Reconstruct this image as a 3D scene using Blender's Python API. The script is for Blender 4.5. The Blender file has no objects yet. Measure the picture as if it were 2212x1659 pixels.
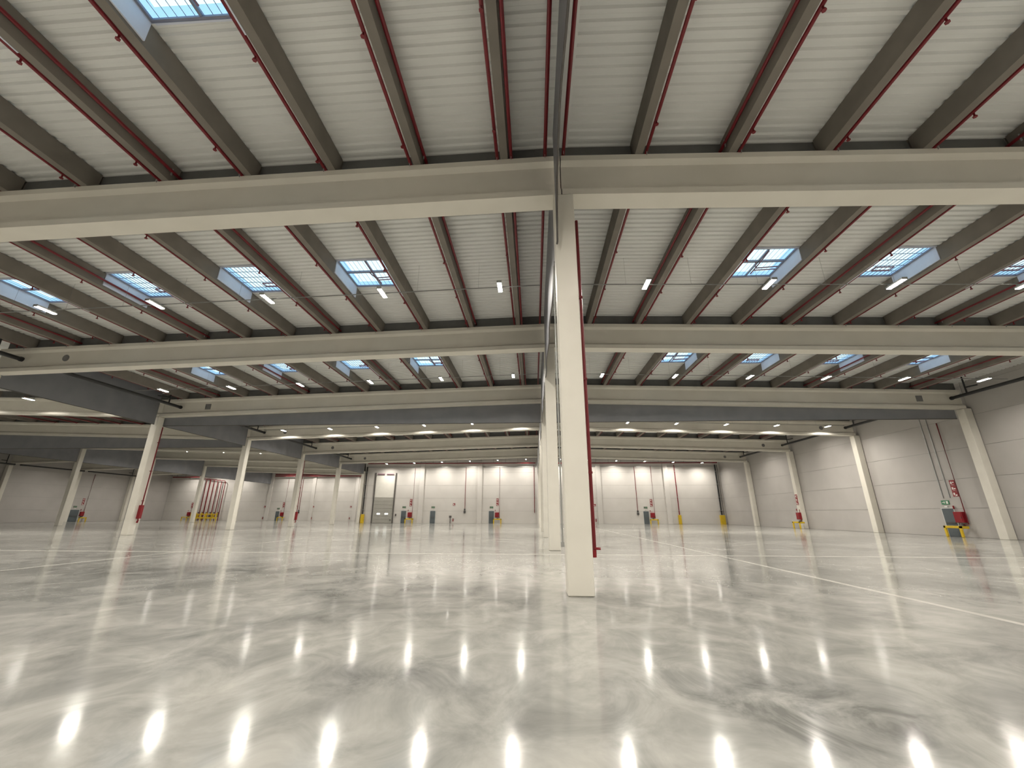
import bpy, bmesh, math, random
from mathutils import Matrix, Vector
random.seed(4)
SC = bpy.context.scene
COL = SC.collection

# ------------------------------------------------------------------ camera
F_PX = 874.67
PITCH, YAW, ROLL = map(math.radians, (17.8078, -3.0071, 0.1377))
EYE = 1.6
cam_d = bpy.data.cameras.new('camera')
cam_d.sensor_fit = 'HORIZONTAL'
cam_d.sensor_width = 36.0
cam_d.lens = F_PX / 2212 * 36.0
cam_d.clip_start, cam_d.clip_end = 0.05, 400
cam = bpy.data.objects.new('camera', cam_d)
COL.objects.link(cam)
cP, sP, cW, sW, cR, sR = (math.cos(PITCH), math.sin(PITCH), math.cos(YAW), math.sin(YAW), math.cos(ROLL), math.sin(ROLL))
ex, ey, ef = Vector((cW, -sW, 0)), Vector((-sP*sW, -sP*cW, cP)), Vector((cP*sW, cP*cW, sP))
rt, up = cR*ex + sR*ey, -sR*ex + cR*ey
cam.matrix_world = Matrix(((rt.x, up.x, -ef.x, 0), (rt.y, up.y, -ef.y, 0), (rt.z, up.z, -ef.z, EYE), (0, 0, 0, 1)))
SC.camera = cam

# ------------------------------------------------------------------ world (pale sky, seen through the rooflights)
w = bpy.data.worlds.new('sky'); SC.world = w
w.use_nodes = True
bg = w.node_tree.nodes['Background']
bg.inputs['Color'].default_value = (0.72, 0.93, 1.0, 1)
bg.inputs['Strength'].default_value = 1.7

SC.view_settings.view_transform = 'Standard'
SC.view_settings.look = 'None'
SC.view_settings.exposure = 0.0
SC.view_settings.gamma = 1.0
SC.view_settings.use_curve_mapping = False
SC.cycles.use_adaptive_sampling = True
SC.cycles.adaptive_threshold = 0.08
SC.cycles.adaptive_min_samples = 20
SC.cycles.max_bounces = 5
SC.cycles.diffuse_bounces = 3
SC.cycles.glossy_bounces = 3
SC.cycles.caustics_reflective = False
SC.cycles.caustics_refractive = False
LAMP_STRENGTH = 50.0      # glow of the diffuser itself
LAMP_WATTS = 272.0         # downward beam of each fitting
LAMP_COLOR = (1.0, 0.94, 0.85)

# ------------------------------------------------------------------ layout constants (metres)
Y1, BAY = 9.208, 10.9716
def G(i): return Y1 + BAY*(i-1)
XC, SL = 0.943, 0.0286          # central ridge line, roof slope
XV, XR2 = -30.86, -62.7         # valley line, second ridge line
XWL, XWR = -88.0, 32.85         # side walls
YF, YF2 = 74.6, 96.5            # far wall, set-back far wall
YB = -14.0                      # wall behind the camera
ZG, ZT, ZD = 10.14, 11.58, 12.2 # girder soffit, girder top, deck (at the ridge)
def fall(x):
    return SL*abs(x-XC) if x > XV else SL*abs(x-XR2)

# ------------------------------------------------------------------ materials
MATS = {}
def mat(name, c1, c2=None, rough=0.6, scale=2.0, metal=0.0, stretch=(1,1,1), bump=0.0, emit=None, spec=0.5, detail=2.0):
    m = bpy.data.materials.new(name); m.use_nodes = True
    nt = m.node_tree; N, L = nt.nodes, nt.links
    b = N['Principled BSDF']
    b.inputs['Roughness'].default_value = rough
    b.inputs['Metallic'].default_value = metal
    b.inputs['Specular IOR Level'].default_value = spec
    c2 = c2 or c1
    tc = N.new('ShaderNodeTexCoord'); mp = N.new('ShaderNodeMapping'); no = N.new('ShaderNodeTexNoise'); cr = N.new('ShaderNodeValToRGB')
    mp.inputs['Scale'].default_value = stretch
    no.inputs['Scale'].default_value = scale; no.inputs['Detail'].default_value = detail
    cr.color_ramp.elements[0].color = (*c1, 1); cr.color_ramp.elements[1].color = (*c2, 1)
    cr.color_ramp.elements[0].position = 0.3; cr.color_ramp.elements[1].position = 0.7
    L.new(tc.outputs['Object'], mp.inputs['Vector']); L.new(mp.outputs['Vector'], no.inputs['Vector'])
    L.new(no.outputs['Fac'], cr.inputs['Fac']); L.new(cr.outputs['Color'], b.inputs['Base Color'])
    if bump:
        bp = N.new('ShaderNodeBump'); bp.inputs['Strength'].default_value = bump; bp.inputs['Distance'].default_value = 0.02
        L.new(no.outputs['Fac'], bp.inputs['Height']); L.new(bp.outputs['Normal'], b.inputs['Normal'])
    if emit:
        b.inputs['Emission Color'].default_value = (*emit[0], 1); b.inputs['Emission Strength'].default_value = emit[1]
    MATS[name] = m
    return m
mat('column_paint', (.72,.69,.61), (.77,.74,.66), .5, 1.2)
mat('girder_paint', (.67,.64,.56), (.72,.69,.61), .6, .8)
mat('purlin_concrete', (.185,.165,.14), (.22,.197,.168), .8, 1.5)
mat('deck_steel', (.73,.735,.71), (.77,.775,.75), .45, .6)
mat('closure', (.135,.135,.13), (.16,.16,.155), .7, 2)
mat('curtain', (.20,.205,.222), (.235,.24,.257), .5, .9)
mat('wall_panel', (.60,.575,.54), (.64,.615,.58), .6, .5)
mat('side_panel_dimmed', (.44,.42,.395), (.475,.455,.43), .6, .5)  # wall paint darkened to stand in for weaker light on the side walls
mat('wall_joint', (.33,.315,.295), None, .8)
mat('red_pipe', (.15,.006,.011), (.18,.008,.014), .4, 3)
mat('red_box', (.22,.004,.010), (.26,.006,.013), .4, 3)
mat('black_pipe', (.012,.012,.012), (.02,.02,.02), .45, 3)
mat('yellow', (.62,.42,.012), (.70,.48,.02), .45, 3)
mat('door_grey', (.085,.105,.115), (.10,.12,.13), .5, 2)
mat('door_frame', (.55,.56,.54), (.6,.6,.58), .5, 2)
mat('dock_grey', (.36,.35,.31), (.40,.39,.35), .5, 2)
mat('dock_white', (.72,.70,.64), (.76,.74,.68), .5, 2)
mat('dark_metal', (.10,.09,.085), (.13,.12,.11), .5, 3, metal=.3)
mat('galv', (.42,.43,.42), (.5,.51,.5), .4, 4, metal=.6)
mat('rail_grey', (.20,.20,.195), (.25,.25,.24), .6, 4)
mat('white_plastic', (.75,.75,.73), (.8,.8,.78), .4, 3)
mat('vent_grey', (.17,.165,.16), (.2,.195,.19), .7, 4)
mat('sign_green', (.05,.20,.10), (.06,.23,.12), .5, 4)
mat('sign_dark', (.16,.17,.13), (.19,.2,.16), .5, 4)
mat('sign_red', (.24,.022,.026), (.28,.03,.034), .5, 4)
mat('sign_white', (.75,.74,.7), None, .5)
mat('socket_dark', (.045,.045,.045), (.07,.07,.07), .5, 4)
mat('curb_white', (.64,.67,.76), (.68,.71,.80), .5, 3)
mat('skirt_blue', (.22,.40,.62), (.26,.45,.68), .4, 3)
mat('vent_frame', (.20,.21,.27), (.24,.25,.31), .4, 3)
mat('vent_arm', (.22,.12,.16), (.26,.15,.19), .4, 3)
mat('lens', (.9,.9,.85), None, .4, emit=(LAMP_COLOR, LAMP_STRENGTH))
MATS['lens'].cycles.emission_sampling = 'NONE'
mat('dock_light', (.9,.9,.9), None, .3, emit=((.95,.98,1.0), 2.2))

def glass_mat(name, tcol, dcol, fac):
    m = bpy.data.materials.new(name); m.use_nodes = True
    nt = m.node_tree; N, L = nt.nodes, nt.links
    for n in list(N):
        if n.type == 'BSDF_PRINCIPLED': N.remove(n)
    out = N['Material Output']
    t = N.new('ShaderNodeBsdfTransparent'); g = N.new('ShaderNodeBsdfGlossy'); d = N.new('ShaderNodeBsdfTranslucent')
    t.inputs['Color'].default_value = tcol; g.inputs['Roughness'].default_value = .15
    d.inputs['Color'].default_value = dcol
    a = N.new('ShaderNodeMixShader'); b = N.new('ShaderNodeMixShader')
    a.inputs[0].default_value = fac; b.inputs[0].default_value = .05
    L.new(t.outputs[0], a.inputs[1]); L.new(d.outputs[0], a.inputs[2])
    L.new(a.outputs[0], b.inputs[1]); L.new(g.outputs[0], b.inputs[2]); L.new(b.outputs[0], out.inputs['Surface'])
    MATS[name] = m
glass_mat('glazing', (.95,.98,1,1), (.8,.92,1,1), .2)
glass_mat('skirt', (.42,.58,.78,1), (.35,.55,.85,1), .45)

STAINS = [(1.95, 4.7, 1.0, .5, -.6, .095), (2.5, 3.9, .8, .4, -.7, .07), (-1.35, 5.0, .55, .4, .3, .09), (-12.0, 12.6, 7.0, 1.1, .1, .07), (-5.0, 9.0, 2.2, .6, .5, .05)]
def floor_mat():
    m = bpy.data.materials.new('polished_concrete'); m.use_nodes = True
    nt = m.node_tree; N, L = nt.nodes, nt.links
    b = N['Principled BSDF']
    tc = N.new('ShaderNodeTexCoord')
    def noise(scale, detail, dist, stretch, rough=.6):
        mp = N.new('ShaderNodeMapping'); mp.inputs['Scale'].default_value = stretch
        mp.inputs['Rotation'].default_value = (0, 0, random.uniform(-.6,.6))
        n = N.new('ShaderNodeTexNoise'); n.inputs['Scale'].default_value = scale; n.inputs['Detail'].default_value = detail
        n.inputs['Distortion'].default_value = dist; n.inputs['Roughness'].default_value = rough
        L.new(tc.outputs['Object'], mp.inputs['Vector']); L.new(mp.outputs['Vector'], n.inputs['Vector'])
        return n
    n1 = noise(.32, 4, 1.4, (1,1,1)); n2 = noise(1.3, 5, 1.0, (1,.8,1), .68); n3 = noise(.12, 1, 0, (1,1,1)); n4 = noise(12, 1, 0, (1,1,1), .5)
    def mix(a, fa, c, fc):
        x = N.new('ShaderNodeMath'); x.operation = 'MULTIPLY'; x.inputs[1].default_value = fa; L.new(a, x.inputs[0])
        y = N.new('ShaderNodeMath'); y.operation = 'MULTIPLY_ADD'; y.inputs[1].default_value = fc; L.new(c, y.inputs[0]); L.new(x.outputs[0], y.inputs[2])
        return y.outputs[0]
    f = mix(n1.outputs['Fac'], .42, n2.outputs['Fac'], .3); f = mix(f, 1, n3.outputs['Fac'], .22)
    f = mix(f, 1, n2.outputs['Fac'], .06)
    def stain(f, cx, cy, ax, ay, rot, amt):
        mp = N.new('ShaderNodeMapping'); mp.vector_type = 'TEXTURE'
        mp.inputs['Location'].default_value = (cx, cy, 0); mp.inputs['Rotation'].default_value = (0, 0, rot); mp.inputs['Scale'].default_value = (ax, ay, 50)
        ln = N.new('ShaderNodeVectorMath'); ln.operation = 'LENGTH'
        L.new(tc.outputs['Object'], mp.inputs['Vector']); L.new(mp.outputs['Vector'], ln.inputs[0])
        ad = N.new('ShaderNodeMath'); ad.operation = 'MULTIPLY_ADD'; ad.inputs[1].default_value = 3.2
        L.new(n2.outputs['Fac'], ad.inputs[0]); L.new(ln.outputs['Value'], ad.inputs[2])
        mr = N.new('ShaderNodeMapRange'); mr.interpolation_type = 'SMOOTHSTEP'
        mr.inputs['From Min'].default_value = 1.4; mr.inputs['From Max'].default_value = 3.0; mr.inputs['To Min'].default_value = -amt; mr.inputs['To Max'].default_value = 0
        L.new(ad.outputs[0], mr.inputs['Value'])
        sm = N.new('ShaderNodeMath'); sm.operation = 'ADD'; L.new(f, sm.inputs[0]); L.new(mr.outputs['Result'], sm.inputs[1])
        return sm.outputs[0]
    for st_ in STAINS: f = stain(f, *st_)
    cr = N.new('ShaderNodeValToRGB'); e = cr.color_ramp.elements
    e[0].position, e[0].color = .33, (.165,.166,.156,1)
    e[1].position, e[1].color = .64, (.47,.46,.425,1)
    k = e.new(.44); k.color = (.262,.262,.245,1)
    k = e.new(.53); k.color = (.36,.355,.33,1)
    L.new(f, cr.inputs['Fac']); L.new(cr.outputs['Color'], b.inputs['Base Color'])
    rr = N.new('ShaderNodeMapRange'); rr.inputs['From Min'].default_value = .35; rr.inputs['From Max'].default_value = .65
    rr.inputs['To Min'].default_value = .085; rr.inputs['To Max'].default_value = .15
    L.new(n2.outputs['Fac'], rr.inputs['Value']); L.new(rr.outputs['Result'], b.inputs['Roughness'])
    bp = N.new('ShaderNodeBump'); bp.inputs['Strength'].default_value = .06; bp.inputs['Distance'].default_value = .003
    L.new(n4.outputs['Fac'], bp.inputs['Height']); L.new(bp.outputs['Normal'], b.inputs['Normal'])
    b.inputs['Specular IOR Level'].default_value = .33
    MATS['floor'] = m
floor_mat()
mat('joint', (.49,.475,.43), (.55,.53,.485), .2, 1.5)

# ------------------------------------------------------------------ mesh helpers
class MB:
    """collects shapes; build() links them as one mesh object"""
    def __init__(s): s.v, s.f = [], []
    def hexa(s, p):                                   # 8 points: bottom ring, top ring
        o = len(s.v); s.v += [tuple(q) for q in p]
        s.f += [tuple(o+i for i in q) for q in ((3,2,1,0),(4,5,6,7),(0,1,5,4),(1,2,6,5),(2,3,7,6),(3,0,4,7))]
        return s
    def box(s, x0, x1, y0, y1, z0, z1):
        return s.hexa([(x0,y0,z0),(x1,y0,z0),(x1,y1,z0),(x0,y1,z0),(x0,y0,z1),(x1,y0,z1),(x1,y1,z1),(x0,y1,z1)])
    def tube(s, pts, r, n=8):
        pts = [Vector(p) for p in pts]
        rings = []
        for i, p in enumerate(pts):
            d = (pts[min(i+1, len(pts)-1)] - pts[max(i-1, 0)]).normalized()
            a = d.cross(Vector((0,0,1)))
            if a.length < .01: a = d.cross(Vector((1,0,0)))
            a.normalize(); b = d.cross(a)
            rings.append(len(s.v))
            for k in range(n):
                t = 2*math.pi*k/n
                s.v.append(tuple(p + a*(r*math.cos(t)) + b*(r*math.sin(t))))
        for i in range(len(pts)-1):
            for k in range(n):
                s.f.append((rings[i]+k, rings[i]+(k+1)%n, rings[i+1]+(k+1)%n, rings[i+1]+k))
        s.f.append(tuple(rings[0]+k for k in reversed(range(n)))); s.f.append(tuple(rings[-1]+k for k in range(n)))
        return s
    def prism(s, prof, a, b):                         # list of 3-D profile points in two rings
        n = len(prof); o = len(s.v)
        s.v += [tuple(q) for q in a] + [tuple(q) for q in b]
        for k in range(n): s.f.append((o+k, o+(k+1)%n, o+n+(k+1)%n, o+n+k))
        s.f.append(tuple(o+k for k in reversed(range(n)))); s.f.append(tuple(o+n+k for k in range(n)))
        return s
    def mesh(s, name):
        me = bpy.data.meshes.new(name); me.from_pydata(s.v, [], s.f)
        bm = bmesh.new(); bm.from_mesh(me); bmesh.ops.recalc_face_normals(bm, faces=bm.faces); bm.to_mesh(me); bm.free()
        return me
    def build(s, name, m, parent=None, loc=None, bevel=0):
        me = s.mesh(name); me.materials.append(MATS[m])
        o = bpy.data.objects.new(name, me); COL.objects.link(o)
        if loc: o.location = loc
        if parent: o.parent = parent
        if bevel:
            bv = o.modifiers.new('bevel', 'BEVEL'); bv.width = bevel; bv.segments = 1; bv.limit_method = 'ANGLE'
        return o
def tag(o, label=None, cat=None, group=None, kind=None):
    if label: o['label'] = label
    if cat: o['category'] = cat
    if group: o['group'] = group
    if kind: o['kind'] = kind
    return o
def empty(name, loc=(0,0,0), rz=0.0):
    o = bpy.data.objects.new(name, None); COL.objects.link(o); o.location = loc; o.rotation_euler.z = rz; o.empty_display_size = .2
    return o
def inst(src, parent=None, loc=None, rot=None):
    o = src.copy(); COL.objects.link(o)
    if parent is not None: o.parent = parent
    if loc is not None: o.location = loc
    if rot is not None: o.rotation_euler = rot
    return o
def copy_tree(o, parent=None):
    c = o.copy(); COL.objects.link(c); c.parent = parent
    for ch in list(o.children): copy_tree(ch, c)
    return c
ORD = ['first','second','third','fourth','fifth','sixth','seventh','eighth','ninth','tenth','eleventh','twelfth','thirteenth','fourteenth']

# ------------------------------------------------------------------ floor
fl = empty('floor'); tag(fl, kind='structure')
MB().box(XWL-.3, XWR+.3, YB-.3, YF2+.3, -.3, 0).build('slab', 'floor', fl)
for x in (-15.5, 7.5):
    MB().box(x-.07, x+.07, YB, YF, 0, .0015).build('joint_strip', 'joint', fl)
for y in (18.3,):
    MB().box(XWL, XWR, y-.13, y+.13, 0, .002).build('joint_strip', 'joint', fl)

# ------------------------------------------------------------------ walls of horizontal precast panels
ZJ = [0, 2.1, 4.28, 6.5, 8.75, 11.0, 13.0]
def panel_wall(name, axis, at, face, cuts, depth=.16, holes=()):
    """axis 'x': wall plane at x=at, panels run along y. face=+1/-1: side the room is on."""
    wl = empty(name); tag(wl, kind='structure')
    g = .012
    lo, hi = cuts[0], cuts[-1]
    b0, b1 = (at - face*.02, at - face*depth) ; b0, b1 = min(b0,b1), max(b0,b1)
    if axis == 'x': MB().box(b0, b1, lo-.25, hi+.25, 0, ZJ[-1]).build('backing', 'wall_joint', wl)
    else: MB().box(lo-.02, hi+.25, b0, b1, 0, ZJ[-1]).build('backing', 'wall_joint', wl)
    p0, p1 = min(at, at-face*.06), max(at, at-face*.06)
    for a, b in zip(cuts, cuts[1:]):
        for z0, z1 in zip(ZJ, ZJ[1:]):
            m = MB()
            if axis == 'x': m.box(p0, p1, a+g, b-g, z0+g, z1-g)
            else: m.box(a+g, b-g, p0, p1, z0+g, z1-g)
            m.build('panel', 'side_panel_dimmed' if axis == 'x' else 'wall_panel', wl)
    return wl
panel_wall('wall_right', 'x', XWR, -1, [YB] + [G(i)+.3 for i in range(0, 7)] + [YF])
FWX = [-20.2, -9.65, .95, 11.5, 23.3]
panel_wall('wall_far', 'y', YF, -1, [-31.2] + FWX + [XWR])
FW2 = [-71.45, -62.5, -52.0, -41.6]
panel_wall('wall_far_setback', 'y', YF2, -1, [XWL] + FW2 + [-31.0])
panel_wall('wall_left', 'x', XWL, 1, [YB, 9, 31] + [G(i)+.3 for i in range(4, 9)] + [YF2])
o = MB().box(XWL, XWR, YB-.2, YB, 0, 13).build('wall_back', 'wall_panel'); tag(o, kind='structure')
o = MB().box(-31.2, -31.0, YF, YF2, 0, 13).build('wall_return', 'wall_panel'); tag(o, kind='structure')

# ------------------------------------------------------------------ roof: purlins and profiled deck sheets
ceil = empty('ceiling'); tag(ceil, kind='structure')
PL = [-.74 - 2.582*n for n in range(12)]                 # purlin centres, left slope of the central ridge
PR = [3.17 + 2.624*n for n in range(12)]                 # right slope
P2 = [-33.3 - 2.6*n for n in range(12)]                  # slope beyond the valley
P3 = [-64.6 - 2.6*n for n in range(9)]                   # slope beyond the second ridge
pm = MB()
L0 = BAY - .04
prof = [(-.11,0),(.11,0),(.15,.62),(-.15,.62)]
pm.prism(prof, [(x, 0, z) for x, z in prof], [(x, L0, z) for x, z in prof])
PURLIN = pm.mesh('purlin'); PURLIN.materials.append(MATS['purlin_concrete'])
def add_purlin(x, bay):
    o = bpy.data.objects.new('purlin', PURLIN); COL.objects.link(o); o.parent = ceil
    o.location = (x, G(bay)+.35, ZT - fall(x))
def deck_mesh(wd, ln):
    per = .25; n = max(1, round(ln/per)); per = ln/n
    ys = []
    for k in range(n): ys += [(k*per, 0), (k*per+per*.36, 0), (k*per+per*.5, .055), (k*per+per*.86, .055)]
    ys.append((ln, 0))
    m = MB()
    for y, z in ys: m.v += [(-wd/2, y, z), (wd/2, y, z)]
    for k in range(len(ys)-1): m.f.append((2*k, 2*k+1, 2*k+3, 2*k+2))
    me = m.mesh('deck_sheet'); me.materials.append(MATS['deck_steel'])
    return me
DECKS = {}
def add_deck(x0, x1, y0, y1):
    wd, ln = round(x1-x0, 3), round(y1-y0, 3)
    if (wd, ln) not in DECKS: DECKS[(wd, ln)] = deck_mesh(wd, ln)
    xm = (x0+x1)/2
    o = bpy.data.objects.new('deck_sheet', DECKS[(wd, ln)]); COL.objects.link(o); o.parent = ceil
    sgn = 1 if (x0+x1)/2 > XC or (XR2 < xm < XV) else -1
    o.location = (xm, y0, ZD - fall(xm)); o.rotation_euler.y = sgn*math.atan(SL)
SKY_SLOTS_L, SKY_SLOTS_R = (2,4,6,8), (2,4,6,8)
SKY_Y = (5.35, 7.45)
skylights = []                                           # (x0, x1, y0, y1, kind)
def slope_deck(centres, bays, edges, sky=None):
    xs = sorted(centres); cuts = [edges[0]] + xs + [edges[1]]
    for b in bays:
        y0, y1 = G(b)+.33, G(b+1)+.33
        for x0, x1 in zip(cuts, cuts[1:]):
            hole = None
            if sky and b in (0, 1, 2):
                for n in sky:
                    a, c = sorted((centres[n], centres[n+1]))
                    if abs(a-x0) < .01 and abs(c-x1) < .01 and not (b == 0 and n > 4): hole = n
            if hole is None: add_deck(x0, x1, y0, y1)
            else:
                h0, h1 = G(b)+SKY_Y[0], G(b)+SKY_Y[1]
                add_deck(x0, x1, y0, h0); add_deck(x0, x1, h1, y1)
                skylights.append((x0+.16, x1-.16, h0, h1, b, hole, centres is PL))
slope_deck(PL, range(0,7), (XV, XC), SKY_SLOTS_L)
slope_deck(PR, range(0,7), (XC, XWR), SKY_SLOTS_R)
slope_deck(P2, range(3,9), (XR2, XV))
for b in range(0, 7):
    for x in PL + PR[:11]: add_purlin(x, b)
for b in range(3, 9):
    for x in P2: add_purlin(x, b)
for b in range(5, 9):
    for x in P3: add_purlin(x, b)
# roof behind the camera and over the unseen left hall: plain sheets closing the room
for x0, x1, y0, y1 in ((XV, XC, YB, G(0)+.33), (XC, XWR, YB, G(0)+.33), (XR2, XV, YB, G(3)+.33), (XWL, XR2, YB, YF2+.1)):
    add_deck(x0, x1, y0, y1)

for xr, ya in ((XC, YB), (XR2, YB)):
    MB().hexa([(xr-.22,ya,ZD-.02),(xr+.22,ya,ZD-.02),(xr+.22,YF2,ZD-.02),(xr-.22,YF2,ZD-.02),(xr-.22,ya,ZD-.005),(xr+.22,ya,ZD-.005),(xr+.22,YF2,ZD-.005),(xr-.22,YF2,ZD-.005)]).build('ridge_cap', 'deck_steel', ceil)
MB().box(XV-.3, XV+.3, YB, YF2, ZD-.92, ZD-.91).build('valley_gutter', 'closure', ceil)

# ------------------------------------------------------------------ rooflights
def rooflight(i, x0, x1, y0, y1, bay, n, left):
    xm = (x0+x1)/2; z0 = ZD - fall(xm)
    r = empty('window_%d' % i, (xm, (y0+y1)/2, z0)); tag(r, kind='structure')
    hx, hy = (x1-x0)/2, (y1-y0)/2
    h = .05; t = .04
    for sx in (-1, 1):
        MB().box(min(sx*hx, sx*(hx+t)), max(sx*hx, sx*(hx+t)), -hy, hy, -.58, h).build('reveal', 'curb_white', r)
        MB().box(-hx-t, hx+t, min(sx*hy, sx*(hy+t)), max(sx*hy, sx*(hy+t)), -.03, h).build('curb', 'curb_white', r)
    fr = MB(); q = .06
    for sx in (-1, 1):
        fr.box(min(sx*hx, sx*(hx-q)), max(sx*hx, sx*(hx-q)), -hy, hy, h-.06, h)
        fr.box(-hx+q, hx-q, min(sx*hy, sx*(hy-q)), max(sx*hy, sx*(hy-q)), h-.06, h)
    fr.build('frame', 'vent_frame', r)
    # dome: sloping bluish skirt and clear top
    ix, iy, zt = hx-.20, hy-.20, h+.10
    sk = MB()
    sk.v = [(-hx,-hy,h),(hx,-hy,h),(hx,hy,h),(-hx,hy,h),(-ix,-iy,zt),(ix,-iy,zt),(ix,iy,zt),(-ix,iy,zt)]
    sk.f = [(0,1,5,4),(1,2,6,5),(2,3,7,6),(3,0,4,7)]
    sk.build('skirt', 'skirt', r)
    MB().box(-ix, ix, -iy, iy, zt, zt+.015).build('pane', 'glazing', r)
    if n in (4, 6):                                     # safety grille
        for k in range(1, 13):
            x = -hx + 2*hx*k/13
            MB().tube([(x,-hy,h-.03),(x,hy,h-.03)], .013, 6).build('bar', 'vent_frame', r)
        for k in range(1, 5):
            y = -hy + 2*hy*k/5
            MB().tube([(-hx,y,h-.05),(hx,y,h-.05)], .013, 6).build('bar', 'vent_frame', r)
        MB().tube([(-.1,.25*hy,h-.08),(.55*hx,.25*hy,h-.08),(.55*hx,.5*hy,h-.08),(-.1,.5*hy,h-.08),(-.1,.25*hy,h-.08)], .03, 6).build('opening_gear', 'vent_arm', r)
    else:                                               # smoke vent with cross frame and opening gear
        MB().box(-hx, hx, -.15, -.05, h-.05, h+.03).build('cross_bar', 'vent_frame', r)
        MB().box(.02*hx, .02*hx+.06, -hy, hy, h-.05, h+.02).build('cross_bar', 'vent_frame', r)
        for k in range(1, 11):
            x = -hx + 2*hx*k/11
            MB().tube([(x,-hy,h+.01),(x,hy,h+.01)], .009, 4).build('bar', 'vent_frame', r)
        a = MB(); a.tube([(.08,-hy*.85,h-.06),(.1,-.1,h-.1),(.16,hy*.75,h-.06)], .028, 6); a.tube([(-.06,-.1,h-.06),(.1,.25,h-.12),(hx*.9,.22,h-.08)], .026, 6)
        a.tube([(.1,.45,h-.1),(hx*.9,.42,h-.08)], .026, 6)
        a.build('opening_gear', 'vent_arm', r)
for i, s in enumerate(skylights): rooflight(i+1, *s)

# ------------------------------------------------------------------ columns
def column(x, y, ztop, label, group, wx=.547, wy=.55, name='concrete_column', paint='column_paint'):
    o = MB().box(-wx/2, wx/2, 0, wy, 0, ztop).build(name, paint, None, (x, y, 0), bevel=.02)
    return tag(o, label, 'column', group)
near = ['nearest the camera', 'second from the camera', 'third from the camera', 'fourth from the camera', 'fifth from the camera', 'farthest from the camera']
for i in range(1, 7):
    column(XC, G(i), ZG - .02, 'cream square concrete column in the central row, %s' % near[i-1], 'central columns')
for i in range(2, 7):
    column(XV-.25, G(i), ZG - fall(XV) - .02, 'pale concrete column in the left row, %s' % (['at the left picture edge', 'nearest fully seen', 'second fully seen', 'third fully seen', 'last before the dock door'][i-2]), 'left row columns')
for i in (5, 6, 7, 8):
    column(XR2, G(i), ZG - .02, ['slim leaning-looking column left of the row, beside the dark doorway', 'far left hall column hidden behind the nearest left row column', 'far left hall column in front of the red riser pipes', 'far left hall column right of the red riser pipes'][i-5], 'far left hall columns')
for i in range(1, 7):
    column(32.52, G(i), ZG - fall(32.5) - .02, 'pale column built against the right wall, under the %s crossbeam' % ORD[i-1], 'right wall columns', wx=.56, wy=.6, name='wall_column')
for k, x in enumerate(FWX):
    column(x, YF-.27, 10.9, 'flat white pilaster on the far wall, %s from the dock door' % ORD[k], 'far wall pilasters', wx=.8, wy=.26, name='wall_column', paint='wall_panel')
for k, x in enumerate(FW2):
    column(x, YF2-.27, 10.9, 'distant pilaster on the set-back wall, %s from the left' % ORD[k], 'set-back wall pilasters', wx=.8, wy=.26, name='wall_column', paint='wall_panel')
for i in (6, 7, 8):
    column(XWL+.32, G(i), 9.2, 'pilaster on the far left side wall, %s' % ['nearest, at the picture edge', 'behind the slim far column', 'near the dark corner'][i-6], 'left wall pilasters', wx=.6, wy=.6, name='wall_column')
column(-31.2, YF-.46, 9.0, 'corner column left of the dock door, above the yellow pipe guard', 'left row columns', wx=.5, wy=.45)

# ------------------------------------------------------------------ girders
GP = [(.03,0),(.63,0),(.63,.20),(.45,.34),(.45,1.14),(.58,1.26),(.58,1.44),(.08,1.44),(.08,1.26),(.21,1.14),(.21,.34),(.03,.20)]
def girder(i, xa, xb, label, group, plate=None):
    r = empty('roof_girder', (0, G(i), 0)); tag(r, label, 'beam', group)
    za, zb = ZG - fall(xa), ZG - fall(xb)
    MB().prism(GP, [(xa, y, za+z) for y, z in GP], [(xb, y, zb+z) for y, z in GP]).build('beam', 'girder_paint', r)
    MB().hexa([(xa,.36,za+1.44),(xb,.36,zb+1.44),(xb,.42,zb+1.44),(xa,.42,za+1.44),(xa,.36,za+2.05),(xb,.36,zb+2.05),(xb,.42,zb+2.05),(xa,.42,za+2.05)]).build('closure_strip', 'closure', r)
    for (px, dz, rad, kind) in plate or ():
        z = ZG - fall(px) + dz
        if kind == 'square': MB().box(px-rad, px+rad, .185, .215, z-rad, z+rad).build('vent_plate', 'vent_grey', r)
        else: MB().tube([(px,.19,z),(px,.215,z)], rad, 14).build('duct_opening', 'vent_grey', r)
    return r
GL = {2: [(-26.8,.75,.2,'o')], 3: [(-27,.72,.23,'square')], 4: [(-27,.72,.2,'o')], 5: [(-27,.72,.2,'o')], 6: [(-27,.72,.2,'o')]}
GRr = {3: [(29.5,.75,.23,'square')], 4: [(29.4,.72,.2,'o')], 5: [(29.4,.72,.2,'o')], 6: [(29.4,.72,.2,'o')]}
for i in range(0, 7):
    where = 'overhead behind the camera' if i == 0 else '%s from the camera' % ORD[i-1]
    girder(i, XV, .885, 'cream concrete crossbeam left of the central columns, %s' % where, 'crossbeams left of the centre', GL.get(i))
    girder(i, .915, XWR-.35, 'cream concrete crossbeam right of the central columns, %s' % where, 'crossbeams right of the centre', GRr.get(i))
for i in range(3, 9):
    girder(i, XR2, XV-.02, 'crossbeam in the left hall beyond the left column row, %s from the camera' % ORD[i-3], 'crossbeams in the left hall')
for i in range(5, 9):
    girder(i, XWL+.6, XR2-.02, 'crossbeam at the far left side wall, %s from the camera' % ORD[i-5], 'crossbeams at the left wall')

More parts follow.
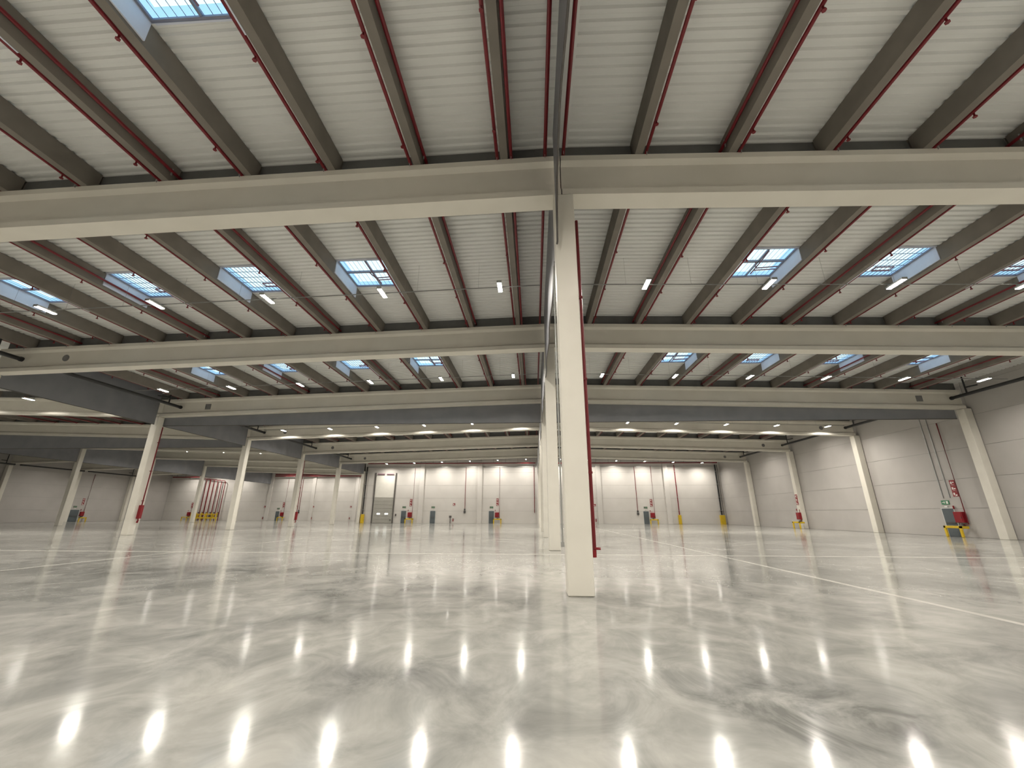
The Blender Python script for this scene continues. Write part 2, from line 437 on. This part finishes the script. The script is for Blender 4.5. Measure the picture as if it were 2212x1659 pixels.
# ------------------------------------------------------------------ smoke curtains
def curtain_y(x, y0, y1, zb, label, group, ztop=None, shape=None):
    """sheet in the plane x, from y0 to y1, hem at zb (shape: list of (y, z) for the hem)"""
    r = empty('smoke_curtain', (x, y0, 0)); tag(r, label, 'curtain', group)
    zt = ztop or ZD - fall(x) - .02
    hem = shape or [(y0, zb), (y1, zb)]
    n = 24
    def hz(y):
        for (a, za), (b, zb_) in zip(hem, hem[1:]):
            if a <= y <= b + 1e-6: return za + (zb_-za)*(y-a)/(b-a)
        return hem[-1][1]
    m = MB()
    ysamp = sorted(set([y0 + (y1-y0)*k/n for k in range(n+1)] + [h[0] for h in hem]))
    for y in ysamp:
        wv = .02*math.sin(y*1.7)
        m.v += [(wv-.006, y-y0, hz(y)), (-.006, y-y0, zt), (wv+.006, y-y0, hz(y)), (.006, y-y0, zt)]
    for k in range(len(ysamp)-1):
        o = 4*k
        m.f += [(o, o+1, o+5, o+4), (o+2, o+6, o+7, o+3), (o, o+4, o+6, o+2), (o+1, o+3, o+7, o+5)]
    m.f += [(0, 2, 3, 1)]; o = 4*(len(ysamp)-1); m.f += [(o, o+1, o+3, o+2)]
    sh = m.build('sheet', 'curtain', r)
    MB().tube([(.02*math.sin(y*1.7), y-y0, hz(y)) for y in ysamp], .025, 6).build('hem_bar', 'dark_metal', sh)
    return r
def curtain_x(y, xa, xb, drop, label, group):
    r = empty('smoke_curtain', ((xa+xb)/2, y, 0)); tag(r, label, 'curtain', group); xm = (xa+xb)/2
    za, zb = ZG - fall(xa), ZG - fall(xb); zh = min(za, zb) - drop
    MB().hexa([(xa-xm,-.01,zh),(xb-xm,-.01,zh),(xb-xm,.01,zh),(xa-xm,.01,zh),(xa-xm,-.01,za+.1),(xb-xm,-.01,zb+.1),(xb-xm,.01,zb+.1),(xa-xm,.01,za+.1)]).build('sheet', 'curtain', r)
    MB().tube([(xa-xm,0,zh),(xb-xm,0,zh)], .03, 6).build('hem_bar', 'dark_metal', r)
curtain_y(.70, -1.2, 9.10, 8.4, 'grey smoke curtain overhead in front of the nearest central column', 'central smoke curtains',
          shape=[(-1.2,10.1),(7.4,10.1),(8.0,10.1),(8.45,9.95),(8.75,9.4),(8.92,8.7),(8.98,8.4),(9.10,8.4)])
for i in range(1, 6):
    curtain_y(.70, G(i)+.7, G(i+1)-.08, 8.4, 'grey smoke curtain between the %s and %s central columns' % (ORD[i-1], ORD[i]), 'central smoke curtains')
curtain_y(.70, G(6)+.7, YF-.5, 8.4, 'grey smoke curtain between the last central column and the far wall', 'central smoke curtains')
vl = {1: 'along the left columns at the picture edge', 2: 'left of the nearest fully seen left row column', 3: 'between the first and second fully seen left columns', 4: 'between the second and third fully seen left columns', 5: 'between the last two left row columns', 6: 'running to the corner beside the dock door'}
for i in range(1, 7):
    curtain_y(XV-.2, G(i)+.66, (G(i+1)-.05) if i < 6 else YF-.5, 8.55, 'dark smoke curtain %s' % vl[i], 'left row smoke curtains')
for i in range(4, 9):
    curtain_y(XR2, G(i)+.66, (G(i+1)-.05) if i < 8 else YF2-.3, 8.3, 'grey left hall smoke curtain %s' % ['at the picture edge', 'ending behind the nearest left column', 'left of the red riser pipes', 'above the red riser pipes', 'above the set-back white wall'][i-4], 'left hall smoke curtains')
curtain_x(G(3)+.66, XV-.1, .62, .68, 'wide grey smoke curtain under the third crossbeam, left of the centre', 'cross smoke curtains')
curtain_x(G(3)+.66, 1.25, 32.2, .68, 'wide grey smoke curtain under the third crossbeam, right of the centre', 'cross smoke curtains')
curtain_x(G(4)+.645, XR2+.05, XV-.6, .75, 'wide dark smoke curtain under the left hall crossbeam', 'cross smoke curtains')

# ------------------------------------------------------------------ sprinkler pipes along the purlins
HEAD = MB(); HEAD.tube([(0,0,0),(0,0,-.10)], .022, 6); HEAD.tube([(0,0,-.10),(0,0,-.125)], .05, 6)
HEAD_ME = HEAD.mesh('sprinkler_head'); HEAD_ME.materials.append(MATS['red_pipe'])
def sprinkler(x, z, y0, y1, label, rad=.045, heads=True, phase=0.0):
    r = empty('sprinkler_pipe', (x, y0, z)); tag(r, label, 'pipe', 'red sprinkler pipes under the roof')
    MB().tube([(0,0,0),(0,y1-y0,0)], rad, 8).build('pipe', 'red_pipe', r)
    if heads:
        y = y0 + 1.0 + phase
        while y < min(y1, 40):
            if abs(((y - Y1) % BAY)) > .9:
                h = bpy.data.objects.new('sprinkler_head', HEAD_ME); COL.objects.link(h); h.parent = r; h.location = (0, y-y0, -rad)
            y += 2.75
    nb = MB()
    for b in range(0, 7):
        yy = G(b) - y0
        if 0 < yy < y1-y0: nb.box(-.008, .008, yy-.02, yy+.02, -.14, .1)
    if nb.v: nb.build('hanger_rod', 'galv', r)['kind'] = 'stuff'
    return r
for n, x in enumerate(PL):
    sprinkler(x-.20, ZT - fall(x) + .03, -1.0, YF-1.2, 'red sprinkler pipe on the left side of the %s roof purlin left of centre' % ORD[n], .047 if n < 5 else .036, True, .3*(n%3))
for n, x in enumerate(PR[:11]):
    sprinkler(x+.20, ZT - fall(x) + .03, -1.0, YF-1.2, 'red sprinkler pipe on the right side of the %s roof purlin right of centre' % ORD[n], .045 if n < 4 else .034, True, .3*(n%3))
for n in (0, 1, 4, 7, 10):
    x = PL[n]
    sprinkler(x+.21, ZT - fall(x) + (.04 if n == 0 else .27), -1.0, YF-1.2, 'second red pipe, on the right side of the %s roof purlin left of centre' % ORD[n], .048, False)
for n in (1, 4, 7, 10):
    x = PR[n]
    sprinkler(x-.21, ZT - fall(x) + .27, -1.0, YF-1.2, 'second red pipe, on the left side of the %s roof purlin right of centre' % ORD[n], .045, False)
sprinkler(.46, ZT+.02, -1.0, YF-1.2, 'red pipe running just left of the central smoke curtain', .05, False)
sprinkler(1.00, ZT+.12, -1.0, YF-1.2, 'red pipe running just right of the central smoke curtain', .05, False)
for n, x in enumerate(P2[:9]):
    sprinkler(x+.2, ZT - fall(x) + .02, G(3), YF2-.6, 'dim red sprinkler pipe in the left hall roof, %s from the left column row' % ORD[n], .06, False)

# ------------------------------------------------------------------ black rainwater pipes
def drain(x, y0, y1, z, label, hx, top=.62):
    r = empty('drain_pipe', (x, y0+.0, z)); tag(r, label, 'pipe', 'black rainwater pipes under the roof')
    MB().tube([(0,0,0),(0,y1-y0,0)], .115, 10).build('pipe', 'black_pipe', r)
    MB().tube([(0,y1-y0-.12,0),(0,y1-y0-.002,0)], .14, 10).build('end_cap', 'black_pipe', r)
    MB().tube([(0,y1-y0-1.2,.05),(0,y1-y0-1.2,top)], .05, 8).build('branch', 'black_pipe', r)
    MB().tube([(0,y1-y0-1.2,.5),(hx,y1-y0-1.6,.58)], .05, 8).build('branch', 'black_pipe', r)
for i in range(2, 7):
    drain(XV+1.7, G(i-1)+.75, G(i)+.0, 9.97, 'black rainwater pipe beside the left column row, ending at the %s crossbeam' % ORD[i-1], -.7, .74)
for i in range(2, 7):
    drain(31.6, G(i-1)+.75, G(i)+.0, 10.0, 'black rainwater pipe along the right wall, ending at the %s crossbeam' % ORD[i-1], .5, 1.31)
for i in (6, 7, 8):
    drain(XWL+1.6, G(i-1)+.75, G(i)+.0, 9.3, 'black rainwater pipe along the far left wall, ending at its %s crossbeam' % ORD[i-5], -.5, 2.21)

# ------------------------------------------------------------------ LED lights and their trunking
def make_light():
    r = empty('led_light')
    MB().box(-.095, .095, -.37, .37, .0, .07).build('housing', 'white_plastic', r, bevel=.012)
    MB().box(-.08, .08, -.355, .355, -.025, -.002).build('lens', 'lens', r)
    ld = bpy.data.lights.new('beam', 'AREA'); ld.shape = 'RECTANGLE'; ld.size = .16; ld.size_y = .71
    ld.energy = LAMP_WATTS; ld.color = LAMP_COLOR; ld.spread = math.radians(154)
    lo = bpy.data.objects.new('beam', ld); COL.objects.link(lo); lo.parent = r; lo.location = (0, 0, -.03)
    MB().box(-.10, .10, -.39, -.375, -.03, .07).build('end_cap', 'galv', r)
    MB().box(-.10, .10, .375, .39, -.03, .07).build('end_cap', 'galv', r)
    MB().box(-.03, .03, .29, .35, .07, .16).build('bracket', 'galv', r)
    return r
LIGHT = make_light(); first_light = [True]
def light(x, y, z, label, group):
    r = LIGHT if first_light[0] else copy_tree(LIGHT)
    first_light[0] = False
    r.location = (x, y, z); tag(r, label, 'light', group)
def trunking(y, xa, xb, zr, label, group):
    r = empty('light_trunking', ((xa+xb)/2, y, 0)); tag(r, label, 'cable tray', group); xm = (xa+xb)/2
    za, zb = zr - fall(xa), zr - fall(xb)
    MB().hexa([(xa-xm,-.018,za),(xb-xm,-.018,zb),(xb-xm,.018,zb),(xa-xm,.018,za),(xa-xm,-.018,za+.03),(xb-xm,-.018,zb+.03),(xb-xm,.018,zb+.03),(xa-xm,.018,za+.03)]).build('rail', 'rail_grey', r)
    n = int(abs(xb-xa)/2.6); rods = MB()
    for k in range(1, n):
        x = xa + (xb-xa)*k/n; z = zr - fall(x)
        rods.box(x-xm-.003, x-xm+.003, -.003, .003, z+.04, ZD-fall(x))
    rods.build('hanger_rod', 'rail_grey', r)['kind'] = 'stuff'
LXL = [-1.3 - 5.0*k for k in range(6)]
LXR = [4.75 + 4.87*k for k in range(6)]
LX2 = [-34.6 - 5.72*k for k in range(5)]
ZLR = 10.72
ROWS = [(-7.0, 10.72, 'added unseen behind the camera'), (3.8, 10.72, 'added unseen overhead in the nearest bay'), (14.85, 10.72, 'beyond the first crossbeam'), (26.3, 10.72, 'beyond the second crossbeam'), (40.9, 10.72, 'beyond the third crossbeam'),  # first two rows are out of view, added for the light they give
        (46.2, 11.3, 'beyond the fourth crossbeam'), (57.9, 11.1, 'beyond the fifth crossbeam'), (72.3, 10.9, 'in front of the far wall')]
for y, zr, where in ROWS:
    for k, x in enumerate(LXL): light(x, y, zr-fall(x), 'bright LED light %s, %s left of the central columns' % (where, ORD[k]), 'LED lights ' + where)
    for k, x in enumerate(LXR): light(x, y, zr-fall(x), 'bright LED light %s, %s right of the central columns' % (where, ORD[k]), 'LED lights ' + where)
    trunking(y+.32, XV+2.1, .4, zr+.163, 'thin grey lighting rail %s, left of the central columns' % where, 'lighting rails')
    trunking(y+.32, 1.3, 30.9, zr+.163, 'thin grey lighting rail %s, right of the central columns' % where, 'lighting rails')
for y, zr, where in ((3.8, 10.9, 'added unseen for light outside the picture, first row'), (14.85, 10.9, 'added unseen for light outside the picture, second row'), (29.2, 10.92, 'before the first left hall crossbeam'), (34.6, 10.9, 'before the second left hall crossbeam'), (57.9, 10.72, 'before the fourth left hall crossbeam'), (69.5, 11.3, 'beyond the fourth left hall crossbeam'), (81.0, 11.3, 'beyond the fifth left hall crossbeam'), (93.6, 11.3, 'in front of the set-back wall')):  # first two rows are unseen, added to light the left hall
    for k, x in enumerate(LX2): light(x, y, zr-fall(x), 'distant LED light %s, %s from the left columns' % (where, ORD[k]), 'LED lights in the left hall')
    trunking(y+.32, XR2+.4, XV-1.0, zr+.163, 'thin lighting rail in the left hall, %s' % where, 'left hall lighting rails')
for q, (y, zr) in enumerate(((54.5, 10.72), (69.5, 11.3), (81.0, 11.3), (93.6, 11.3), (36.0, 11.3), (20.0, 11.3))):  # only the first row is seen; the rest are hidden lamps added for light
    for k, x in enumerate((-75.0,) if q == 0 else (-69.5, -75.0, -81.0)):
        light(x, y, zr-fall(x), 'distant LED light near the far left wall (all but the first row added for light), row %s, %s from the ridge' % (ORD[q], ORD[k]), 'LED lights at the far left wall')
    trunking(y+.32, -86.0, -63.4, zr+.163, 'thin lighting rail near the far left wall, %s from the camera' % ORD[q], 'left wall lighting rails')

# ------------------------------------------------------------------ wall equipment builders (local frame: x along the wall, -y towards the room, z up)
RZ = {'far': 0.0, 'right': -math.pi/2, 'left': math.pi/2}
def place(name, side, s, z=0.0, off=0.0):
    off += .004
    if side == 'far': return empty(name, (s, YF-off, z), 0.0)
    if side == 'far2': return empty(name, (s, YF2-off, z), 0.0)
    if side == 'right': return empty(name, (XWR-off, s, z), -math.pi/2)
    return empty(name, (XWL+off, s, z), math.pi/2)
DOORN = [1]
def steel_door(side, s, wd=.9, h=2.1):
    r = place('door_%d' % (DOORN[0]+1), side, s); DOORN[0] += 1; tag(r, kind='structure')
    lf = MB().box(-wd/2, wd/2, -.05, -.005, .01, h).build('leaf', 'door_grey', r)
    fr = MB(); fr.box(-wd/2-.06, -wd/2, -.06, 0, 0, h+.06); fr.box(wd/2, wd/2+.06, -.06, 0, 0, h+.06); fr.box(-wd/2, wd/2, -.06, 0, h, h+.06)
    fr.build('frame', 'door_frame', r)
    MB().box(-wd/2+.1, wd/2-.1, -.13, -.09, 1.0, 1.06).build('push_bar', 'dark_metal', lf)
    MB().box(-wd/2+.1, -wd/2+.14, -.1, -.05, .98, 1.08).build('bar_bracket', 'dark_metal', lf)
    return r
def exit_sign(side, s, z, label, green=False):
    r = place('exit_sign', side, s, z); tag(r, label, 'sign', 'exit signs above the doors')
    MB().box(-.32, .32, -.03, 0, -.16, .16).build('plate', 'sign_green' if green else 'sign_dark', r)
    m = MB(); m.box(-.24, -.04, -.034, -.03, -.02, .03); m.box(-.1, -.02, -.034, -.03, -.07, .08); m.box(.08, .24, -.034, -.03, -.10, .10)
    m.build('pictogram', 'sign_white' if green else 'sign_green', r)
    MB().box(-.12, .12, -.07, 0, -.36, -.26).build('emergency_lamp', 'white_plastic', r)
def fire_sign(side, s, z, label, small=False, off=0.0):
    r = place('fire_sign', side, s, z, off); tag(r, label, 'sign', 'red fire signs')
    n = 1 if small else 3; h = .42
    for k in range(n):
        z0 = (k - n/2)*h
        MB().box(-.21, .21, -.02, 0, z0+.01, z0+h-.01).build('plate', 'sign_red', r)
        m = MB(); m.box(-.14, -.02, -.024, -.02, z0+.12, z0+.3); m.box(.02, .14, -.024, -.02, z0+.08+.06*k, z0+.16+.06*k); m.box(-.1, .1, -.024, -.02, z0+.05, z0+.07)
        m.build('pictogram', 'sign_white', r)
def hose_cabinet(side, s, label, pipe_top, pipe_dx=.42, off=0.0):
    r = place('hose_cabinet', side, s, 0, off); tag(r, label, 'fire hose', 'red fire hose cabinets')
    MB().box(-.34, .34, -.26, 0, 1.05, 1.85).build('cabinet', 'red_box', r, bevel=.02)
    dr = MB().box(-.27, .27, -.275, -.26, 1.12, 1.78).build('door', 'red_box', r)
    MB().tube([(.22,-.30,1.40),(.22,-.26,1.40)], .04, 8).build('handle', 'dark_metal', dr)
    MB().tube([(pipe_dx,-.09,pipe_top),(pipe_dx,-.09,.95),(.12,-.12,.86)], .04, 8).build('feed_pipe', 'red_pipe', r)
    MB().tube([(.05,-.22,.86),(.05,-.02,.86)], .09, 10).build('valve', 'dark_metal', r)
    MB().tube([(-.32,-.08,2.05),(-.32,-.08,2.3)], .05, 8).build('alarm_button', 'red_box', r)
def guard_rail(side, s, label, wd=1.25, off=0.12):
    r = place('guard_rail', side, s, 0, off); tag(r, label, 'guard rail', 'yellow guard rails')
    for sx in (-1, 1): MB().box(sx*wd/2-.09, sx*wd/2+.09, -.62, -.50, 0, .82).build('post', 'yellow', r, bevel=.02)
    MB().box(-wd/2-.09, wd/2+.09, -.62, -.50, .64, .82).build('rail', 'yellow', r, bevel=.02)
    MB().box(wd/2-.09, wd/2+.09, -.50, 0, .62, .80).build('side_rail', 'yellow', r, bevel=.02)
def pipe_guard(side, s, label, wd=.42, off=0.0):
    r = place('pipe_guard', side, s, 0, off); tag(r, label, 'guard', 'yellow pipe guards')
    MB().box(-wd/2, wd/2, -.36, -.30, 0, 1.5).build('front_plate', 'yellow', r, bevel=.02)
    for sx in (-1, 1): MB().box(sx*wd/2-.03, sx*wd/2+.03, -.30, 0, 0, 1.5).build('side_plate', 'yellow', r)
def drop_pipe(side, s, z0, z1, m, label, rad=.05, off=.1, elbow=0):
    r = place('drop_pipe', side, s, 0, off); tag(r, label, 'pipe', 'pipes down the walls')
    pts = [(0,0,z0),(0,0,z1)]
    if elbow: pts.append((elbow,-.05,z1+.1))
    MB().tube(pts, rad, 8).build('pipe', m, r)
    c = MB()
    z = z0+.7
    while z < z1-.4: c.box(-rad-.03, rad+.03, -rad-.02, off-.002, z, z+.05); z += 2.2
    c.build('clip', 'galv', r)
def socket_drop(side, s, zt, zb, label):
    r = place('socket_box', side, s, 0); tag(r, label, 'socket', 'socket boxes')
    MB().box(-.17, .17, -.16, 0, zb-.25, zb+.12).build('box', 'socket_dark', r)
    MB().box(-.12, .12, -.14, 0, zb+.2, zb+.48).build('switch', 'socket_dark', r)
    MB().box(-.035, .035, -.06, 0, zb+.48, zt).build('conduit', 'red_pipe', r)
def extinguisher(side, s, label):
    r = place('fire_extinguisher', side, s, 0, .12); tag(r, label, 'extinguisher', 'fire extinguishers')
    MB().tube([(0,0,.35),(0,0,.78)], .085, 10).build('cylinder', 'sign_red', r)
    MB().tube([(0,0,.78),(0,0,.88)], .03, 8).build('valve', 'socket_dark', r)
    MB().tube([(0,-.03,.86),(.13,-.04,.8),(.12,-.04,.5)], .014, 6).build('hose', 'socket_dark', r)

# ---- far wall, right part
dd = empty('door_1', (-27.0, YF, 0)); tag(dd, kind='structure')
for k in range(7):
    MB().box(-1.78, 1.78, -.10, -.03, k*.62+.02, k*.62+.615).build('section', 'dock_grey', dd)
for sx in (-.72, .72):
    MB().tube([(sx-.28,-.12,1.58),(sx+.28,-.12,1.58)], .10, 10).build('window', 'dock_light', dd)
MB().box(-1.75, 1.75, -.06, -.005, 4.40, 8.35).build('upper_panel', 'dock_white', dd)
for sx in (-1, 1):
    MB().box(sx*1.90-.07, sx*1.90+.07, -.18, 0, 0, 8.75).build('track', 'dark_metal', dd)
    MB().tube([(sx*.2,-.2,8.5),(sx*1.5,-.2,8.5)], .10, 8).build('spring', 'vent_arm', dd)
MB().box(-1.95, 1.95, -.12, 0, 0, .05).build('sill', 'dark_metal', dd)
MB().box(1.35, 1.6, -.16, -.10, .5, .62).build('latch', 'socket_dark', dd)
c = place('control_box', 'far', -24.6); tag(c, 'small dark control box beside the dock door', 'control box')
MB().box(-.09, .09, -.1, 0, 1.2, 1.6).build('box', 'socket_dark', c); MB().tube([(0,-.12,1.45),(0,-.1,1.45)], .03, 8).build('button', 'red_box', c)
drop_pipe('far', -30.55, 1.55, 9.8, 'black_pipe', 'thick black rainwater pipe left of the dock door', .11, .25)
pipe_guard('far', -30.5, 'yellow pipe guard at the foot of the black pipe left of the dock door', .5, .1)
for s, lab in ((-23.18, 'right of the dock door'), (-17.94, 'second from the dock door'), (-7.5, 'left of the central columns'), (19.35, 'right of the central columns')):
    steel_door('far', s); exit_sign('far', s, 2.72, 'small exit sign above the grey far wall door %s' % lab)
hose_cabinet('far', -22.05, 'red fire hose cabinet beside the door nearest the dock door', 9.6); guard_rail('far', -22.0, 'yellow guard rail under the hose cabinet nearest the dock door')
fire_sign('far', -22.0, 3.5, 'tall red fire sign above the hose cabinet nearest the dock door')
hose_cabinet('far', -6.5, 'red fire hose cabinet just left of the central columns on the far wall', 9.8); guard_rail('far', -6.4, 'yellow guard rail under the hose cabinet left of the central columns')
fire_sign('far', -6.45, 3.6, 'tall red fire sign above the hose cabinet left of the central columns')
hose_cabinet('far', 20.4, 'red fire hose cabinet on the far wall right of the central columns', 9.8); guard_rail('far', 20.45, 'yellow guard rail under the hose cabinet right of the central columns')
fire_sign('far', 20.4, 3.5, 'tall red fire sign above the hose cabinet right of the central columns')
extinguisher('far', -14.25, 'fire extinguisher on the far wall between the second and third doors')
c = place('call_point_stand', 'far', -14.75, 0, .1); tag(c, 'small dark panel on a post left of the far wall extinguisher', 'stand')
MB().box(-.2, .2, -.12, 0, .95, 1.3).build('panel', 'dark_metal', c); MB().tube([(0,-.06,0),(0,-.06,.95)], .06, 8).build('post', 'dark_metal', c)
fire_sign('far', -14.2, 3.2, 'small red sign above the far wall extinguisher left of centre', True)
socket_drop('far', -12.25, 9.8, 2.0, 'black socket box on its conduit left of the third far wall door')
socket_drop('far', 17.97, 9.8, 1.75, 'black socket box on its conduit left of the right far wall door')
fire_sign('far', 10.6, 3.1, 'small red sign right of the nearest central column', True)
extinguisher('far', 10.7, 'fire extinguisher seen just right of the nearest central column')
drop_pipe('far', .1, 1.8, 10, 'red_pipe', 'thin red pipe on the far wall behind the central column row', .05)
drop_pipe('far', 24.95, 1.55, 10, 'red_pipe', 'red pipe dropping to the narrow yellow guard on the far wall', .08, .15)
pipe_guard('far', 24.95, 'narrow yellow pipe guard on the far wall right of the doors', .4)
drop_pipe('far', 32.0, 1.55, 10, 'black_pipe', 'black rainwater pipe in the right corner of the far wall', .12, .25)
drop_pipe('far', 32.38, 1.55, 10, 'dark_metal', 'thin dark pipe in the right corner of the far wall', .05, .2)
pipe_guard('far', 32.1, 'wide yellow pipe guard in the right corner', .75)
def header(xa, xb, y, z, label, rads=((0,.10),), drops=2.2):
    r = empty('fire_main', ((xa+xb)/2, y, 0)); tag(r, label, 'pipe', 'red fire mains'); xm = (xa+xb)/2
    for dz, rad in rads: MB().tube([(xa-xm,0,z+dz),(xb-xm,0,z+dz)], rad, 8).build('pipe', 'red_pipe', r)
    m = MB(); x = xa+1
    while x < xb-1: m.box(x-xm-.015, x-xm+.015, -.015, .015, z+.05, z+.85); x += drops
    m.build('hanger_rod', 'dark_metal', r)['kind'] = 'stuff'
header(-30.2, .4, YF-.9, 10.35, 'long red fire main along the top of the far wall, left of centre')
header(1.3, 32.2, YF-.9, 10.3, 'long red fire main along the top of the far wall, right of centre')
o = MB().box(-30.9, 32.4, YF-.09, YF, 9.72, 9.84).build('trim_1', 'galv'); tag(o, kind='structure')

# ---- set-back wall at the left
header(-61.5, -34.0, YF2-.8, 10.1, 'double red fire main high on the set-back wall', ((0,.13),(.38,.13)))
header(-87.0, -80.0, YF2-.8, 9.9, 'red fire main in the far left corner', ((0,.13),))
st = place('valve_station', 'far2', -76.6, 0, .5); tag(st, 'bank of red sprinkler riser pipes with valves in the far left corner', 'valve station')
for k in range(7):
    x = -2.9 + .95*k
    MB().tube([(x,0,.0),(x,0,9.3-.09*k),(x-.25,0,9.6-.09*k),(x-1.0,0,9.65-.09*k)], .085 if k != 2 else .12, 8).build('riser', 'red_pipe', st)
    vv = MB().tube([(x,-.15,.75),(x,-.15,1.55)], .19, 10).build('valve', 'red_box', st)
    MB().tube([(x,-.38,1.75),(x,-.34,1.75)], .17, 10).build('handwheel', 'dark_metal', vv)
    MB().box(x-.16, x+.16, -.5, -.2, .75, 1.45).build('trim_box', 'yellow' if k % 2 else 'dark_metal', st)
r = place('guard_rail', 'far2', -76.5, 0, 1.6); tag(r, 'long yellow guard rail in front of the red riser pipes', 'guard rail', 'yellow guard rails')
for k in range(6): MB().box(-3.1+k*1.24-.09, -3.1+k*1.24+.09, -.08, .08, 0, 1.75).build('post', 'yellow', r)
MB().box(-3.2, 3.2, -.1, .06, .45, .75).build('rail', 'yellow', r); MB().box(-3.2, 3.2, -.1, .06, 1.3, 1.5).build('rail', 'yellow', r)
steel_door('far2', -59.95); exit_sign('far2', -59.9, 2.7, 'tiny exit sign above the door in the set-back wall')
hose_cabinet('far2', -58.85, 'red fire hose cabinet beside the set-back wall door', 9.5); guard_rail('far2', -58.8, 'yellow guard rail beside the set-back wall door')
fire_sign('far2', -58.8, 3.5, 'tall red fire sign beside the set-back wall door')
hose_cabinet('far2', -81.5, 'red fire hose cabinet left of the red riser pipes', 3.0); guard_rail('far2', -81.9, 'yellow guard rail left of the red riser pipes')
fire_sign('far2', -81.2, 3.4, 'tall red fire sign left of the red riser pipes')
socket_drop('far2', -54.9, 9.5, 1.9, 'black socket box on the set-back wall')
for k, (s, lab) in enumerate(((-51.6, 'beside the middle set-back pilaster'), (-42.6, 'near the right end of the set-back wall'), (-63.3, 'left of the set-back wall door'))):
    fire_sign('far2', s, 3.1, 'tiny sign high on the set-back wall, %s' % lab, True); extinguisher('far2', s, 'tiny fire extinguisher on the set-back wall, %s' % lab)
# ---- far left side wall
d = steel_door('left', 76.77, 1.9, 2.2); hose_cabinet('left', 78.3, 'red fire hose cabinet on the far left side wall', 9.0, .3); guard_rail('left', 78.2, 'yellow guard rail on the far left side wall')
exit_sign('left', 76.8, 2.75, 'tiny exit sign above the dark doorway on the far left side wall'); fire_sign('left', 78.0, 3.7, 'tall dark red sign on the far left side wall')
# ---- right wall
steel_door('right', 35.4, .95, 2.1); exit_sign('right', 35.45, 2.56, 'green exit sign above the grey door on the right wall', True)
hose_cabinet('right', 34.52, 'red fire hose cabinet beside the grey door on the right wall', 8.7, .45)
guard_rail('right', 34.75, 'bright yellow guard rail in front of the grey right wall door', 1.2)
fire_sign('right', 34.42, 3.6, 'tall red fire sign above the hose cabinet on the right wall')
for s, lab in ((35.5, 'above the exit sign'), (34.95, 'left of the red feed pipe')):
    r = place('wall_conduit', 'right', s); tag(r, 'thin grey conduit on the right wall %s' % lab, 'conduit', 'right wall conduits')
    MB().box(-.03, .03, -.05, 0, 2.9, 9.6).build('conduit', 'galv', r)
hose_cabinet('right', 53.39, 'red fire hose cabinet on the right wall column under the fifth crossbeam', 2.2, .25, .62); guard_rail('right', 53.39, 'yellow guard rail at the right wall column under the fifth crossbeam', off=.66)
fire_sign('right', 53.39, 3.35, 'tall red fire sign on the right wall column under the fifth crossbeam', off=.62)
fire_sign('right', 65.0, 3.0, 'small red sign on the right wall near the far corner', True); extinguisher('right', 64.85, 'fire extinguisher on the right wall near the far corner')

# ------------------------------------------------------------------ red pipes on the columns
def col_riser(x, y, z0, z1, label, box=False):
    r = empty('riser_pipe', (x, y, 0)); tag(r, label, 'pipe', 'red riser pipes on columns')
    MB().tube([(0,0,z0),(0,0,z1)], .042, 8).build('pipe', 'red_pipe', r)
    MB().tube([(-.02,0,z0-.02),(-.02,0,z0+.13)], .062, 8).build('valve', 'red_box', r)
    MB().tube([(.0,-.02,z0+.16),(.13,-.05,z0+.16)], .03, 6).build('drain_tap', 'red_box', r)
    if box: MB().box(-.12, .12, -.1, .1, z0+.3, z0+1.3).build('test_box', 'red_box', r)
    c = MB()
    for z in (2.5, 4.8, 7.1): c.box(-.09, .05, -.05, .05, z, z+.05)
    c.build('clip', 'red_pipe', r)
col_riser(XC+.38, G(1)+.5, .72, 9.6, 'red riser pipe on the right side of the nearest central column')
col_riser(XV+.15, G(3)+.45, .9, 8.4, 'red riser pipe with red box on the nearest fully seen left column', True)
col_riser(XV+.15, G(5)+.45, .5, 8.4, 'red riser pipe with red box on a far left row column', True)
r = empty('column_conduit', (.635, G(1)+.62, 0)); tag(r, 'thin grey conduit behind the left edge of the nearest central column', 'conduit')
MB().tube([(0,0,.95),(0,0,8.2)], .02, 6).build('conduit', 'galv', r); MB().box(-.04, .04, -.04, .04, .9, 1.0).build('end_box', 'galv', r)
